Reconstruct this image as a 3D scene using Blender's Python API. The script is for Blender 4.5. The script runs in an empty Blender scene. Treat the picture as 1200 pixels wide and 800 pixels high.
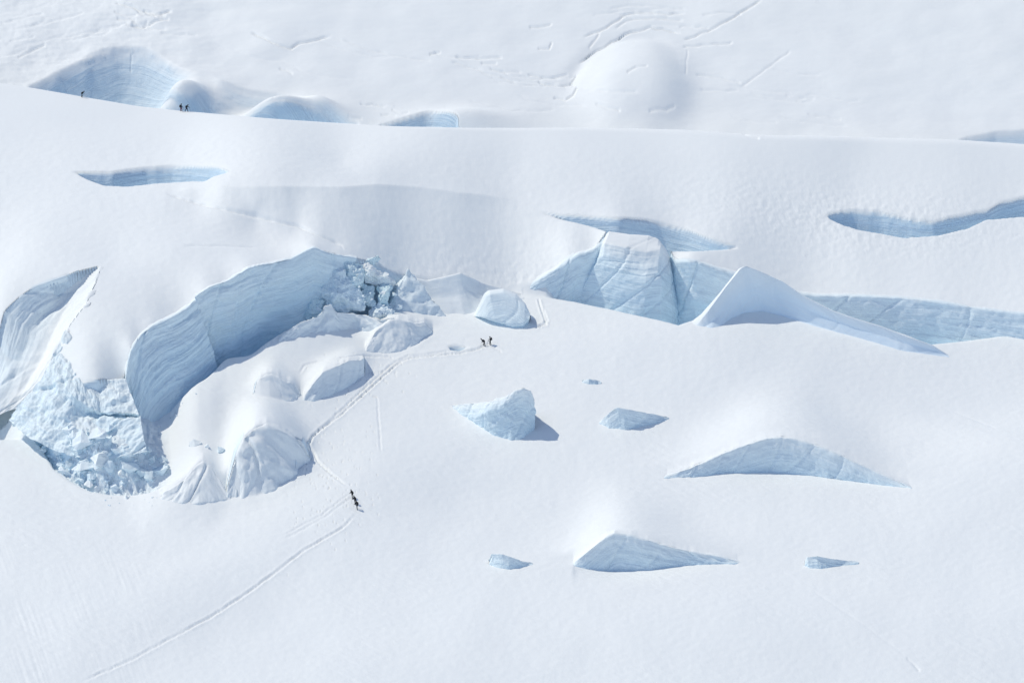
import bpy, bmesh, math, random
import numpy as np
from mathutils import Vector, Matrix, noise as mnoise

# ------------------------------------------------------------------ camera, sky, sun, exposure
PX = 0.18                      # metres covered by one photo pixel at the look-at point
DIST = 1600.0
PITCH = math.radians(26.0)
TILT = math.radians(4.0)       # the mean glacier plane climbs away from the viewer
F = DIST / PX
scene = bpy.context.scene
C = scene.collection
CAM = np.array([0.0, -DIST * math.cos(PITCH), DIST * math.sin(PITCH)])
cam_data = bpy.data.cameras.new('camera')
cam = bpy.data.objects.new('camera', cam_data)
C.objects.link(cam)
cam.location = CAM
cam.rotation_euler = (math.pi / 2 - PITCH, 0, 0)
cam_data.sensor_fit = 'HORIZONTAL'
cam_data.sensor_width = 36
cam_data.lens = 36 * F / 1200.0
cam_data.clip_start = 1.0
cam_data.clip_end = 8000
scene.camera = cam

SUN_EL = math.radians(52)
SUN_H = (-0.88, 0.47)          # horizontal direction towards the sun
n_ = math.hypot(*SUN_H)
TO_SUN = Vector((SUN_H[0] / n_ * math.cos(SUN_EL), SUN_H[1] / n_ * math.cos(SUN_EL), math.sin(SUN_EL)))
world = bpy.data.worlds.new('World')
scene.world = world
world.use_nodes = True
nt = world.node_tree
bg = nt.nodes['Background']
sky = nt.nodes.new('ShaderNodeTexSky')
sky.sky_type = 'NISHITA'
sky.sun_disc = False
sky.sun_elevation = SUN_EL
sky.sun_rotation = math.atan2(TO_SUN.x, TO_SUN.y)
sky.altitude = 3200
sky.air_density = 1.0
sky.dust_density = 0.6
sky.ozone_density = 1.0
hsv = nt.nodes.new('ShaderNodeHueSaturation')
hsv.inputs['Saturation'].default_value = 0.78
nt.links.new(sky.outputs[0], hsv.inputs['Color'])
nt.links.new(hsv.outputs[0], bg.inputs[0])
bg.inputs[1].default_value = 0.15
sun_data = bpy.data.lights.new('sun', 'SUN')
sun_data.energy = 2.15
sun_data.angle = math.radians(0.6)
sun_data.color = (1.0, 0.915, 0.755)
sun = bpy.data.objects.new('sun', sun_data)
C.objects.link(sun)
sun.rotation_euler = TO_SUN.to_track_quat('Z', 'Y').to_euler()
scene.view_settings.view_transform = 'Standard'
scene.view_settings.look = 'None'
scene.view_settings.gamma = 1
scene.view_settings.use_curve_mapping = False
scene.view_settings.exposure = 0.25
scene.cycles.diffuse_bounces = 10
scene.cycles.max_bounces = 12
scene.cycles.use_denoising = True

# ------------------------------------------------------------------ geometry helpers
random.seed(7)
RNG = np.random.default_rng(11)
cp, sp, ts = math.cos(PITCH), math.sin(PITCH), math.tan(TILT)

def base_y(w):
    """distance north of the point where the mean glacier plane appears on photo row w"""
    dy = F * cp + (400 - w) * sp
    dz = -F * sp + (400 - w) * cp
    t = (CAM[1] * ts - CAM[2]) / (dz - dy * ts)
    return CAM[1] + t * dy

def P(u, v, w):
    """world point seen on row v, column u, standing at the plan distance of row w"""
    u, v, w = np.broadcast_arrays(np.asarray(u, float), np.asarray(v, float), np.asarray(w, float))
    dy = F * cp + (400 - v) * sp
    dz = -F * sp + (400 - v) * cp
    t = (base_y(w) - CAM[1]) / dy
    return np.stack([t * (u - 600), CAM[1] + t * dy, CAM[2] + t * dz], -1)

def hash2(ix, iy, seed):
    h = (ix.astype(np.int64) * 374761393 + iy.astype(np.int64) * 668265263 + seed * 974634577) & 0xffffffff
    h = ((h ^ (h >> 13)) * 1274126177) & 0xffffffff
    return (h ^ (h >> 16)) & 0xffffffff

def perlin(x, y, seed=0):
    x = np.asarray(x, float); y = np.asarray(y, float)
    xi = np.floor(x); yi = np.floor(y); fx = x - xi; fy = y - yi
    sx = fx * fx * fx * (fx * (fx * 6 - 15) + 10); sy = fy * fy * fy * (fy * (fy * 6 - 15) + 10)
    def g(ox, oy):
        a = hash2(xi + ox, yi + oy, seed) * (2 * math.pi / 4294967296.0)
        return np.cos(a) * (fx - ox) + np.sin(a) * (fy - oy)
    a = g(0, 0); b = g(1, 0); c = g(0, 1); d = g(1, 1)
    return ((a + (b - a) * sx) * (1 - sy) + (c + (d - c) * sx) * sy) * 1.5

def fbm(x, y, seed=0, octaves=4, gain=0.5):
    s = 0; amp = 1
    for k in range(octaves):
        s = s + amp * perlin(x * 2 ** k + 17.3 * k, y * 2 ** k - 9.1 * k, seed + k)
        amp *= gain
    return s

def ss(a, b, x):
    t = np.clip((x - a) / (b - a), 0, 1)
    return t * t * (3 - 2 * t)

def curve(pts):
    p = sorted(pts)
    xs = [a[0] for a in p]; ys = [a[1] for a in p]
    return lambda u: np.interp(u, xs, ys)

def blur(a, s, axis):
    r = int(3 * s) + 1
    k = np.exp(-0.5 * (np.arange(-r, r + 1) / s) ** 2); k /= k.sum()
    a = np.moveaxis(a, axis, 0)
    p = np.concatenate([np.repeat(a[:1], r, 0), a, np.repeat(a[-1:], r, 0)], 0)
    out = np.zeros_like(a)
    for i in range(2 * r + 1):
        out += k[i] * p[i:i + a.shape[0]]
    return np.moveaxis(out, 0, axis)

def tps(pts):
    """smooth surface through scattered (u, w, H)"""
    p = np.array(pts, float); s = 300.0
    X = p[:, :2] / s
    def U(r2): return np.where(r2 > 0, 0.5 * r2 * np.log(np.maximum(r2, 1e-12)), 0)
    n = len(p)
    d2 = ((X[:, None] - X[None]) ** 2).sum(-1)
    A = np.zeros((n + 3, n + 3)); A[:n, :n] = U(d2) + np.eye(n) * 0.0003
    A[:n, n] = 1; A[:n, n + 1:] = X; A[n, :n] = 1; A[n + 1:, :n] = X.T
    sol = np.linalg.solve(A, np.concatenate([p[:, 2], np.zeros(3)]))
    def f(u, w):
        x = u / s; y = w / s
        out = sol[n] + sol[n + 1] * x + sol[n + 2] * y
        for i in range(n):
            out = out + sol[i] * U((x - X[i, 0]) ** 2 + (y - X[i, 1]) ** 2)
        return out
    return f

# ------------------------------------------------------------------ materials
def make_material(name, snow, ice, rough=0.62, grain=0.022, strata=1.0, strata_tint=0.09, ice_grain=0.10):
    m = bpy.data.materials.new(name); m.use_nodes = True
    n = m.node_tree.nodes; l = m.node_tree.links
    b = n['Principled BSDF']
    b.inputs['Roughness'].default_value = rough
    b.inputs['Specular IOR Level'].default_value = 0.25
    geo = n.new('ShaderNodeNewGeometry')
    ia = n.new('ShaderNodeAttribute'); ia.attribute_name = 'ice'
    sa = n.new('ShaderNodeAttribute'); sa.attribute_name = 'strat'
    def math_(op, a, bb=None, clamp=False):
        q = n.new('ShaderNodeMath'); q.operation = op; q.use_clamp = clamp
        for i, x in enumerate((a, bb)):
            if x is None: continue
            if isinstance(x, (int, float)): q.inputs[i].default_value = x
            else: l.new(x, q.inputs[i])
        return q.outputs[0]
    def noise(vec, scale, detail, rough_=0.5):
        q = n.new('ShaderNodeTexNoise'); q.inputs['Scale'].default_value = scale
        q.inputs['Detail'].default_value = detail; q.inputs['Roughness'].default_value = rough_
        l.new(vec, q.inputs['Vector']); return q.outputs['Fac']
    pos = geo.outputs['Position']
    # annual layers: thin bands that run along the depth below the old snow surface
    sep = n.new('ShaderNodeSeparateXYZ'); l.new(pos, sep.inputs[0])
    warp = noise(pos, 0.035, 3)
    sv = math_('ADD', sa.outputs['Fac'], math_('MULTIPLY', warp, 2.0))
    cmb = n.new('ShaderNodeCombineXYZ')
    l.new(math_('MULTIPLY', sep.outputs[0], 0.03), cmb.inputs[0])
    l.new(math_('MULTIPLY', sep.outputs[1], 0.03), cmb.inputs[1])
    l.new(math_('MULTIPLY', sv, 1.0), cmb.inputs[2])
    bands = noise(cmb.outputs[0], 0.9, 5, 0.65)
    ramp = n.new('ShaderNodeValToRGB'); l.new(bands, ramp.inputs[0])
    ramp.color_ramp.elements[0].position = 0.36; ramp.color_ramp.elements[0].color = (0, 0, 0, 1)
    ramp.color_ramp.elements[1].position = 0.60; ramp.color_ramp.elements[1].color = (1, 1, 1, 1)
    # colour
    big = noise(pos, 0.06, 4)
    sm = n.new('ShaderNodeMixRGB'); sm.inputs[1].default_value = (*snow, 1)
    sm.inputs[2].default_value = (snow[0] * 0.965, snow[1] * 0.975, snow[2] * 0.985, 1); l.new(big, sm.inputs[0])
    im = n.new('ShaderNodeMixRGB'); im.inputs[1].default_value = (*ice, 1)
    k = 1 - strata_tint
    im.inputs[2].default_value = (ice[0] * k * 0.97, ice[1] * k, ice[2] * (k + 0.02), 1)
    l.new(math_('SUBTRACT', 1.0, ramp.outputs[0]), im.inputs[0])
    patch = noise(pos, 0.16, 5, 0.6)
    icem = math_('MULTIPLY', ia.outputs['Fac'], math_('ADD', 0.72, math_('MULTIPLY', patch, 0.55)), clamp=True)
    mix = n.new('ShaderNodeMixRGB'); l.new(icem, mix.inputs[0]); l.new(sm.outputs[0], mix.inputs[1]); l.new(im.outputs[0], mix.inputs[2])
    # thin dust layers that the glacier has buried, unevenly spaced
    dl_ = math_('ABSOLUTE', math_('SUBTRACT', bands, 0.53))
    lr = n.new('ShaderNodeValToRGB'); l.new(dl_, lr.inputs[0])
    lr.color_ramp.elements[0].position = 0.0; lr.color_ramp.elements[0].color = (1, 1, 1, 1)
    lr.color_ramp.elements[1].position = 0.03; lr.color_ramp.elements[1].color = (0, 0, 0, 1)
    dm = n.new('ShaderNodeMixRGB'); dm.blend_type = 'MULTIPLY'
    l.new(math_('MULTIPLY', math_('MULTIPLY', lr.outputs[0], icem), min(0.8, 0.55 * strata)), dm.inputs[0])
    l.new(mix.outputs[0], dm.inputs[1]); dm.inputs[2].default_value = (0.66, 0.70, 0.75, 1)
    l.new(dm.outputs[0], b.inputs['Base Color'])
    # relief
    g1 = noise(pos, 0.55, 7, 0.6)
    g2 = noise(pos, 0.11, 4, 0.5)
    rip = n.new('ShaderNodeMapping'); rip.inputs['Rotation'].default_value = (0, 0, math.radians(-38)); rip.inputs['Scale'].default_value = (0.8, 0.13, 0.3)
    l.new(pos, rip.inputs['Vector'])
    g3 = noise(rip.outputs[0], 1.0, 3, 0.5)
    hs = math_('ADD', math_('MULTIPLY', g1, grain), math_('ADD', math_('MULTIPLY', g2, grain * 1.0), math_('MULTIPLY', g3, grain * 0.9)))
    hi = math_('ADD', math_('MULTIPLY', bands, 0.55 * strata), math_('MULTIPLY', g1, ice_grain * 2.5))
    ht = math_('ADD', hs, math_('MULTIPLY', hi, ia.outputs['Fac']))
    bump = n.new('ShaderNodeBump'); bump.inputs['Strength'].default_value = 1.0; bump.inputs['Distance'].default_value = 1.0
    l.new(ht, bump.inputs['Height']); l.new(bump.outputs[0], b.inputs['Normal'])
    return m

SNOW = (0.868, 0.902, 0.908)
M_SNOW = make_material('snow', SNOW, (0.72, 0.86, 0.95))
M_ICE = make_material('glacier_ice', SNOW, (0.74, 0.90, 0.985))
M_BLUE = make_material('blue_ice', (0.80, 0.87, 0.91), (0.60, 0.80, 0.87), strata=0.3, strata_tint=0.1)
M_SHADE_SNOW = make_material('shade_toned_snow', SNOW, (0.77, 0.875, 0.955), strata=0.0, strata_tint=0.0, ice_grain=0.02)  # second colour paints blue-grey shade into the snow of the peak's face

def plain(name, col, rough=0.8):
    m = bpy.data.materials.new(name); m.use_nodes = True
    n = m.node_tree.nodes; l = m.node_tree.links; b = n['Principled BSDF']
    t = n.new('ShaderNodeTexNoise'); t.inputs['Scale'].default_value = 9
    mx = n.new('ShaderNodeMixRGB'); mx.inputs[1].default_value = (*[c * 0.8 for c in col], 1); mx.inputs[2].default_value = (*[c * 1.2 for c in col], 1)
    l.new(t.outputs['Fac'], mx.inputs[0]); l.new(mx.outputs[0], b.inputs['Base Color'])
    b.inputs['Roughness'].default_value = rough
    return m

# ------------------------------------------------------------------ the glacier surface
def margins(a, b, step, out_a, out_b):
    mid = np.arange(a, b + 1e-6, step)
    lo = []; x = a; d = step
    while x > out_a:
        d *= 1.35; x -= d; lo.append(x)
    hi = []; x = b; d = step
    while x < out_b:
        d *= 1.35; x += d; hi.append(x)
    return np.array(lo[::-1] + list(mid) + hi)

US = margins(-30, 1230, 1.0, -1500, 2700)
WS = margins(30, 830, 1.0, -260, 2200)
UU, WW = np.meshgrid(US, WS)               # rows run from far to near

K3 = curve([(-600, 60), (-150, 85), (0, 97), (40, 103), (97, 113), (157, 123), (210, 129), (267, 133), (400, 143), (450, 146), (483, 148), (600, 151),
            (700, 151), (800, 154), (880, 160), (967, 163), (1050, 164.5), (1120, 167), (1200, 172), (1350, 180), (1800, 190)])
KA = curve([(-600, 520), (0, 512), (50, 514), (115, 511), (146, 502), (163, 478), (200, 456), (230, 441), (260, 425), (290, 412), (310, 400), (343, 386),
            (367, 378), (400, 370), (430, 360), (470, 352), (540, 345), (640, 338), (697, 327), (715, 315), (740, 318), (765, 318), (773, 316), (783, 311), (787, 321), (792, 329), (808, 335), (830, 336), (870, 337), (950, 340),
            (1050, 345), (1100, 350), (1200, 362), (1500, 370)])
S2_CTRL = [(-300, 60, 60), (-150, 85, 60), (0, 97, 60), (100, 114, 60), (210, 129, 60), (400, 143, 58), (600, 151, 54), (800, 154, 50), (967, 163, 42), (1120, 167, 34),
           (1200, 172, 30), (1350, 178, 28), (1600, 185, 28),
           (-300, 220, 70), (0, 200, 72), (200, 196, 74), (200, 225, 82), (260, 223, 90), (330, 222, 92), (400, 222, 84), (233, 238, 82), (300, 253, 80), (350, 265, 75), (392, 284, 69), (300, 240, 87), (370, 245, 82), (443, 219, 75), (540, 228, 53), (620, 247, 40), (400, 190, 74), (600, 195, 50),
           (700, 225, 45), (860, 230, 36), (1000, 225, 22), (1200, 215, 18), (860, 280, 26), (739, 255, 42),
           (146, 444, 58), (163, 394, 80), (200, 372, 84), (230, 350, 90), (290, 315, 95), (343, 302, 86), (367, 290, 88), (400, 299, 71), (430, 310, 52), (470, 322, 30),
           (540, 330, 15), (604, 339, 2), (600, 300, 18), (520, 280, 38), 
           (115, 445, 64), (80, 385, 82), (130, 300, 92), (200, 300, 95), (0, 310, 86), (0, 260, 80), (0, 370, 76), (-200, 400, 50), (-200, 300, 70), (20, 478, 16), (-10, 480, 5), (-60, 480, 3), (-200, 510, 0),
           (697, 292, 36), (717, 271, 47), (739, 275, 46), (808, 305, 29), (855, 319, 17), (660, 300, 28),
           (950, 346, -6), (1050, 349, -4), (1200, 367, -5), (1000, 290, 10), (1200, 275, 6), (1500, 370, -5), (900, 335, 2)]
ACREST = [(146, 444), (148, 430), (153, 410), (163, 394), (177, 382), (200, 372), (217, 362), (230, 350), (240, 340), (267, 329), (290, 315), (310, 310), (343, 302), (357, 295), (367, 290), (377, 294), (400, 299),
          (632, 327), (652, 316), (676, 298), (697, 292), (791, 305), (798, 305), (808, 305), (830, 311), (855, 319), (947, 346), (1000, 347), (1050, 349), (1100, 354), (1150, 362), (1200, 367)]
S2_CTRL = [c for c in S2_CTRL if min(math.hypot(c[0] - a, c[1] - b) for a, b in ACREST) > 6] + [(u, v, float(KA(u)) - 2 - v) for u, v in ACREST]
S2 = tps([(u, v + h, h) for u, v, h in S2_CTRL])
k3u = blur(K3(US)[None], 6, 1)[0]
wk = k3u + 60.0
for _ in range(4):
    wk = k3u + S2(US, wk) + 4.0
# foreground slope with its soft rolls
H1 = 5.0 * fbm(UU / 330, WW / 210, 3, 2) * ss(350, 520, WW) + 0.8 * fbm(UU / 90, WW / 60, 9, 2)
def roll(u0, w0, ru, rw, h, rot=0):
    c, s = math.cos(rot), math.sin(rot)
    a = (UU - u0) * c + (WW - w0) * s; b = -(UU - u0) * s + (WW - w0) * c
    return h * np.exp(-0.5 * ((a / ru) ** 2 + (b / rw) ** 2))
H1 += roll(430, 560, 60, 130, 7, 0.2) + roll(760, 400, 120, 22, 5) + roll(1120, 490, 90, 14, 4, 0.3) + roll(330, 405, 60, 16, 6)
H1 += roll(820, 745, 260, 40, 6) + roll(230, 690, 200, 35, 6, -0.5) - roll(600, 580, 120, 30, 4) - roll(1000, 470, 120, 25, 5)
# the snow floor of the pit banks up towards the big cliff and ends in a gap at its foot
LIPV = curve([(150, 522), (163, 512), (172, 508), (182, 488), (190, 479), (213, 463), (240, 449), (250, 440), (258, 428), (264, 421), (276, 420), (293, 419), (310, 406), (333, 393), (350, 388), (400, 383), (430, 379), (460, 376)])
LIPH = curve([(150, 0), (172, 6), (190, 20), (215, 28), (330, 28), (370, 20), (420, 6), (450, 0)])
lw = np.repeat(blur((LIPV(US) + LIPH(US))[None], 5, 1), len(WS), 0)
liph = np.repeat(blur(LIPH(US)[None], 12, 1), len(WS), 0)
H1 += liph * np.where(WW > lw, 1 - ss(0, 165, WW - lw), 1)
dlip = np.maximum(0, lw - WW)
H1 -= np.minimum(0.5 * dlip ** 2, 34) * ss(152, 176, UU) * ss(450, 400, UU)
HT = curve([(-600, 0), (830, 0), (870, -2), (1110, -26), (1200, -30), (1500, -34)])
htu = blur(HT(US)[None], 14, 1)
H1 += htu * ss(575, 400, WW)
# crest of the foreground slope above the gap on the right
K1 = curve([(560, 250), (600, 300), (613, 346), (633, 348), (673, 354), (717, 364), (767, 377), (795, 385), (812, 378), (838, 354), (900, 351), (1000, 375), (1060, 392), (1090, 404), (1133, 399), (1200, 391), (1500, 380)])
d1 = np.maximum(0, K1(UU) + htu * (UU > 700) + 2.5 - WW)
H1 = H1 - np.minimum(0.1 * d1 ** 2, 58) * ss(595, 635, UU)
# pit under the big cliff on the left
KL = curve([(-300, 470), (0, 490), (13, 495), (40, 515), (50, 530), (63, 550), (83, 565), (107, 577), (127, 580), (150, 581), (175, 582), (210, 578), (240, 570)])
dl = np.maximum(0, KL(UU) + 2.0 - WW)
lipw = 1 - ss(165, 235, UU)
ramp_t = np.clip((KL(UU) - 7 - WW) / 30.0, 0, 1)
heap_h = np.interp(US, [0, 15, 40, 70, 110, 150, 175, 200], [6, 14, 30, 42, 44, 38, 24, 10])[None, :]
shards = 3.0 * np.abs(perlin(UU / 9, WW / 4.5, 77)) + 2.2 * np.abs(perlin(UU / 4.3 + 5, WW / 2.2, 78)) + 3.5 * perlin(UU / 22, WW / 11, 79)
HEAP = (1 - ss(175, 205, UU)) * ss(2, 10, dl)
pit = -np.minimum(0.12 * dl ** 2, 11) * ss(0, 45, UU) + heap_h * ss(0, 1, ramp_t) + shards * HEAP
H1 = H1 * (1 - lipw * ss(0, 10, dl)) + pit * lipw

H2 = S2(UU, WW) + 0.7 * fbm(UU / 110, WW / 60, 21, 2)
dk = np.maximum(0, wk[None, :] - WW)
H2c = H2 - 0.06 * dk ** 2
H3 = 8 - 0.32 * (WW - (blur(k3u[None], 12, 1) + 15)) + 4.5 * fbm(UU / 150, WW / 50, 33, 3) * ss(520, 200, UU + 0 * WW) + 2.2 * fbm(UU / 140, WW / 50, 37, 3)
H = np.maximum(np.where(dk > 0, H2c, H2), np.where(dk > 20, H3, -1e9))
step = ss(0, 1, (WW - KA(UU) + 2.0) / np.interp(US, [0, 400, 460, 640, 700], [3.5, 3.5, 12, 12, 3.5])[None, :])
H = np.where(WW < KA(UU) - 8, H, H * (1 - step) + H1 * step)
STRAT = np.zeros_like(H)
ICE = np.zeros_like(H)
HEAP = HEAP * (WW > KA(UU))

def column(u):
    i = np.clip(np.searchsorted(US, u) - 1, 0, len(US) - 2)
    t = (u - US[i]) / (US[i + 1] - US[i])
    return H[:, i] * (1 - t) + H[:, i + 1] * t

def s2p(u, v):
    """plan row of the visible ground on photo pixel (u, v)"""
    vv = (WS - column(u))[::-1]; wr = WS[::-1]
    rm = np.minimum.accumulate(vv)
    k = int(np.argmax(rm <= v))
    if k == 0: return float(wr[0]) if rm[0] <= v else float(wr[-1])
    a, b = rm[k - 1], vv[k]
    return float(wr[k - 1] + (wr[k] - wr[k - 1]) * (0 if a == b else (a - v) / (a - b)))

def ground_h(u, w): return float(np.interp(w, WS, column(u)))
def ground(u, w): return Vector(P(u, w - ground_h(u, w), w))

def dense(pts, step_=2.0):
    out = []
    for (a, b), (c, d) in zip(pts, pts[1:]):
        n = max(1, int(math.hypot(c - a, d - b) / step_))
        out += [(a + (c - a) * i / n, b + (d - b) * i / n) for i in range(n)]
    return out + [pts[-1]]

def poly_distance(pts, r):
    """index window, distance and signed side to a plan polyline"""
    pu = [p[0] for p in pts]; pw = [p[1] for p in pts]
    i0, i1 = np.searchsorted(US, min(pu) - r), np.searchsorted(US, max(pu) + r)
    j0, j1 = np.searchsorted(WS, min(pw) - r), np.searchsorted(WS, max(pw) + r)
    u = UU[j0:j1, i0:i1]; w = WW[j0:j1, i0:i1]
    best = np.full(u.shape, 1e9); side = np.zeros(u.shape); par = np.zeros(u.shape)
    for k, ((a, b), (c, d)) in enumerate(zip(pts, pts[1:])):
        ex, ey = c - a, d - b; L = ex * ex + ey * ey + 1e-9
        t = np.clip(((u - a) * ex + (w - b) * ey) / L, 0, 1)
        dx = u - a - t * ex; dy = w - b - t * ey
        dd = np.hypot(dx, dy); m = dd < best
        best[m] = dd[m]; side[m] = (ex * dy - ey * dx)[m]; par[m] = ((k + t) / (len(pts) - 1))[m]
    return (slice(j0, j1), slice(i0, i1)), best, np.sign(side), par

def plan(pts): return [(u, s2p(u, v)) for u, v in dense(pts)]

def carve_lens(far, near, depth_k=1.15, extra=7, lean=0.30, near_soft=3.0, ice=1.0, jag=0.7, soft=1.2, near_w=None, round_=2.5):
    """open a crevasse between a far lip and a near lip given as they appear"""
    fu = np.array(far, float); nu_ = np.array(near, float); rows = []
    a, b = max(fu[0, 0], nu_[0, 0]), min(fu[-1, 0], nu_[-1, 0])
    i0, i1 = np.searchsorted(US, a), np.searchsorted(US, b)
    H0 = H.copy()
    vfar = np.interp(US, fu[:, 0], fu[:, 1])
    vfar[i0:i1] = blur(np.interp(np.clip(2 * np.clip(US[i0:i1], a, b), 2 * a, 2 * b) / 2, fu[:, 0], fu[:, 1])[None], round_, 1)[0]
    for i in range(i0, i1):
        u = US[i]
        vf = vfar[i] + jag * (perlin(u / 24.0, 3.3, 5) + 0.35 * perlin(u / 11.0, 6.3, 5)); vn = np.interp(u, nu_[:, 0], nu_[:, 1])
        if near_w is None and vn - vf < 0.3: continue
        wf = s2p(u, vf); wn = s2p(u, vn) if near_w is None else near_w[i]
        o = wn - wf
        if o < 0.3: continue
        dep = (o * depth_k + extra) * min(1, o / 4)
        t = max(2.0, lean * dep)
        x = (vn + 1.5 - vf) / (1 + dep / t); rows.append((u, vf, wf, vn + 1.5, wf + x))
        g = np.clip((WS - wf) / t, 0, 1) * ss(0, near_soft, wn - WS)
        H[:, i] = H0[:, i] - dep * g
        m = (WS > wf - 1.5) & (WS < wn)
        STRAT[m, i] = dep * np.clip((WS - wf) / t, 0, 1)[m] * 0.2
        ICE[:, i] = np.maximum(ICE[:, i], ice * ss(0.02, 0.2, g))
    ICE[:] = blur(ICE, 1.0, 1)
    G = H - H0
    H[:] = H0 + blur(blur(G, soft, 1), 0.6, 0)
    STRAT[:] = np.where(ICE > 0, blur(STRAT, soft, 1), STRAT)
    return rows

def groove(pts, width=1.1, depth=2.0, rim=0.0, one_sided=0.0, steps=0.0):
    q = plan(pts)
    win, d, s, par = poly_distance(q, width * 5 + one_sided * 8 + 3)
    vary = 0.72 + 0.2 * np.clip(1 + 1.6 * perlin(UU[win] / 9, WW[win] / 9, 71), 0, 2) + steps * perlin(UU[win] / 1.9, WW[win] / 1.9, 72)
    taper = ss(0, 0.08, par) * ss(1, 0.92, par)
    H[win] += (-depth * np.exp(-0.5 * (d / width) ** 2) + rim * np.exp(-0.5 * ((d - 2.4 * width) / width) ** 2)) * vary * taper
    if one_sided:
        H[win] += one_sided * np.exp(-d / 6.0) * (s > 0) * taper * vary

faces = []          # ice faces recorded by the ridges below, meshed later
def ridge(crest, foot, back, thick=0.13, crag=0.5, sink=0.0):
    """a snow ridge whose near side has broken off; returns the plan rows of its face"""
    cu = np.array(crest, float); fu = np.array(foot, float)
    i0, i1 = np.searchsorted(US, cu[0, 0]), np.searchsorted(US, cu[-1, 0])
    rows = []
    H0 = H.copy()
    FAR = np.repeat(ss(2, 16, s2p(cu[len(cu) // 2, 0], cu[len(cu) // 2, 1]) - WS)[:, None], len(US), 1)
    for i in range(i0, i1 + 1):
        u = US[i]
        vf = np.interp(u, fu[:, 0], fu[:, 1])
        vc = np.interp(u, cu[:, 0], cu[:, 1]); vc += crag * np.clip((vf - vc) / 12, 0, 1) * (perlin(u / 13, 2.5, 15) + 0.5 * perlin(u / 5, 8.5, 16))
        dd = sink * max(0.0, vf - vc)
        wf = s2p(u, vf) - dd
        th = max(1.2, thick * (vf - vc))
        wc = wf - th
        h = (wc - vc) - np.interp(wc, WS, H0[:, i])
        FAR[:, i] = ss(2, 16, wc - WS)
        if h < 0.2: rows.append((u, vc, wc, vf, wf)); continue
        L = 1.5 * back * h + 14
        x = np.clip((wc - 2 - WS) / L, 0, 1)
        fall = 1 - x * x * (3 - 2 * x)
        fr_ = np.clip((wf - 2.2 - WS) / th, 0, 1)
        fall = np.where(WS > wc - 2, (fr_ * (h + dd) - dd) / h, fall)
        rows.append((u, vc, wc, vf, wf, h))
        H[:, i] = H0[:, i] + np.where(WS > wf, -dd * (1 - ss(0, 3.2 * dd + 8, WS - wf)), h * fall)
        FAR[:, i] = np.maximum(ss(2, 16, wc - WS), ss(0.5, 7, WS - wf))
    FAR[:, :i0] = FAR[:, i0 + 1:i0 + 2]; FAR[:, i1 + 1:] = FAR[:, i1 - 1:i1]
    G = H - H0
    sg = min(28.0, max(3.0, 0.12 * (cu[-1, 0] - cu[0, 0])))
    Gs = blur(blur(G, sg, 1), 4, 0)
    m = blur(FAR, 2, 1)
    H[:] = H0 + G * (1 - m) + Gs * m
    return rows

# crevasses of the middle terrace
carve_lens([(75, 201), (97, 201), (133, 200), (160, 197), (193, 194), (227, 193), (257, 196), (270, 201)],
           [(75, 201.5), (90, 203), (103, 210), (123, 217), (150, 218), (187, 214), (213, 213), (240, 213), (250, 207), (270, 201.3)])
carve_lens([(622, 248), (665, 251), (708, 253), (752, 256), (780, 261), (806, 268), (838, 280), (864, 288)],
           [(622, 248.3), (687, 263), (711, 269.8), (712, 300), (717, 320), (739, 325), (760, 330), (781, 335), (783, 335), (784.5, 293.5), (817, 293.5), (864, 291)])
carve_lens([(967, 252), (985, 247), (1000, 245), (1033, 247), (1067, 255), (1093, 258), (1120, 253), (1160, 245), (1173, 237), (1200, 230), (1240, 225)],
           [(967, 253), (985, 262), (1005, 268), (1060, 278), (1100, 275), (1133, 267), (1155, 257), (1200, 253), (1240, 250)], depth_k=1.25)
carve_lens([(523, 405), (535, 403.5), (549, 405.5)], [(523, 405.5), (530, 410), (538, 411), (549, 406.5)], ice=0.8, jag=0)
# hollows of the far slope
carve_lens([(36, 102), (50, 93), (67, 85), (100, 68), (120, 58), (143, 53), (173, 55), (190, 67), (207, 80), (233, 92), (260, 103), (283, 107), (310, 107), (350, 116), (380, 127), (405, 138), (425, 148)],
           [(36, 112), (420, 145)], near_w=wk - 15, depth_k=0.9, extra=4, lean=0.5, ice=0.8, jag=0.4, soft=1.6, round_=9)
carve_lens([(446, 147.5), (470, 142), (503, 134), (522, 142), (540, 153)], [(446, 149), (540, 155)], near_w=wk - 12, ice=0.7, jag=0.3, round_=6)
carve_lens([(1118, 167), (1133, 161), (1150, 158), (1167, 154), (1200, 152), (1240, 150)], [(1118, 169), (1240, 182)], near_w=wk - 12, lean=0.5, ice=0.5)

win, d_, s_, p_ = poly_distance(plan([(200, 226), (260, 223), (330, 222.5), (400, 223), (443, 220), (490, 223), (540, 230), (587, 234), (620, 247)]), 45)
H[win] += 4.2 * np.exp(-d_ / 9.0) * ss(0, 0.06, p_) * ss(1, 0.85, p_)
# mounds and dome of the far slope
def mound(u0, v0, ru, rw, h, rot=0, hh=None):
    global H
    w0 = s2p(u0, v0)
    H += roll(u0, w0, ru, rw, h, rot)
def mound_w(u0, w0, ru, rw, h, rot=0):
    global H
    H += roll(u0, w0, ru, rw, h, rot)
def mound_v(u0, v_top, w0, ru, rw, rot=0):
    global H
    H += roll(u0, w0, ru, rw, max(2.0, (w0 - v_top) - ground_h(u0, w0)), rot)
mound_v(205, 109, 134, 36, 12)
ICE *= 1 - np.minimum(1, 2.2 * roll(200, 130, 22, 8, 1))
mound_v(322, 117, 146, 38, 7)
ICE *= 1 - np.minimum(1, 2.2 * roll(322, 146, 34, 6, 1))
mound_v(545, 131, 158, 42, 9)
wd = s2p(752, 112)
qa = (UU - 752) / np.where(UU > 752, 52, 66); qb = (WW - wd) / 40
q = np.hypot(qa, qb)
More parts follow.
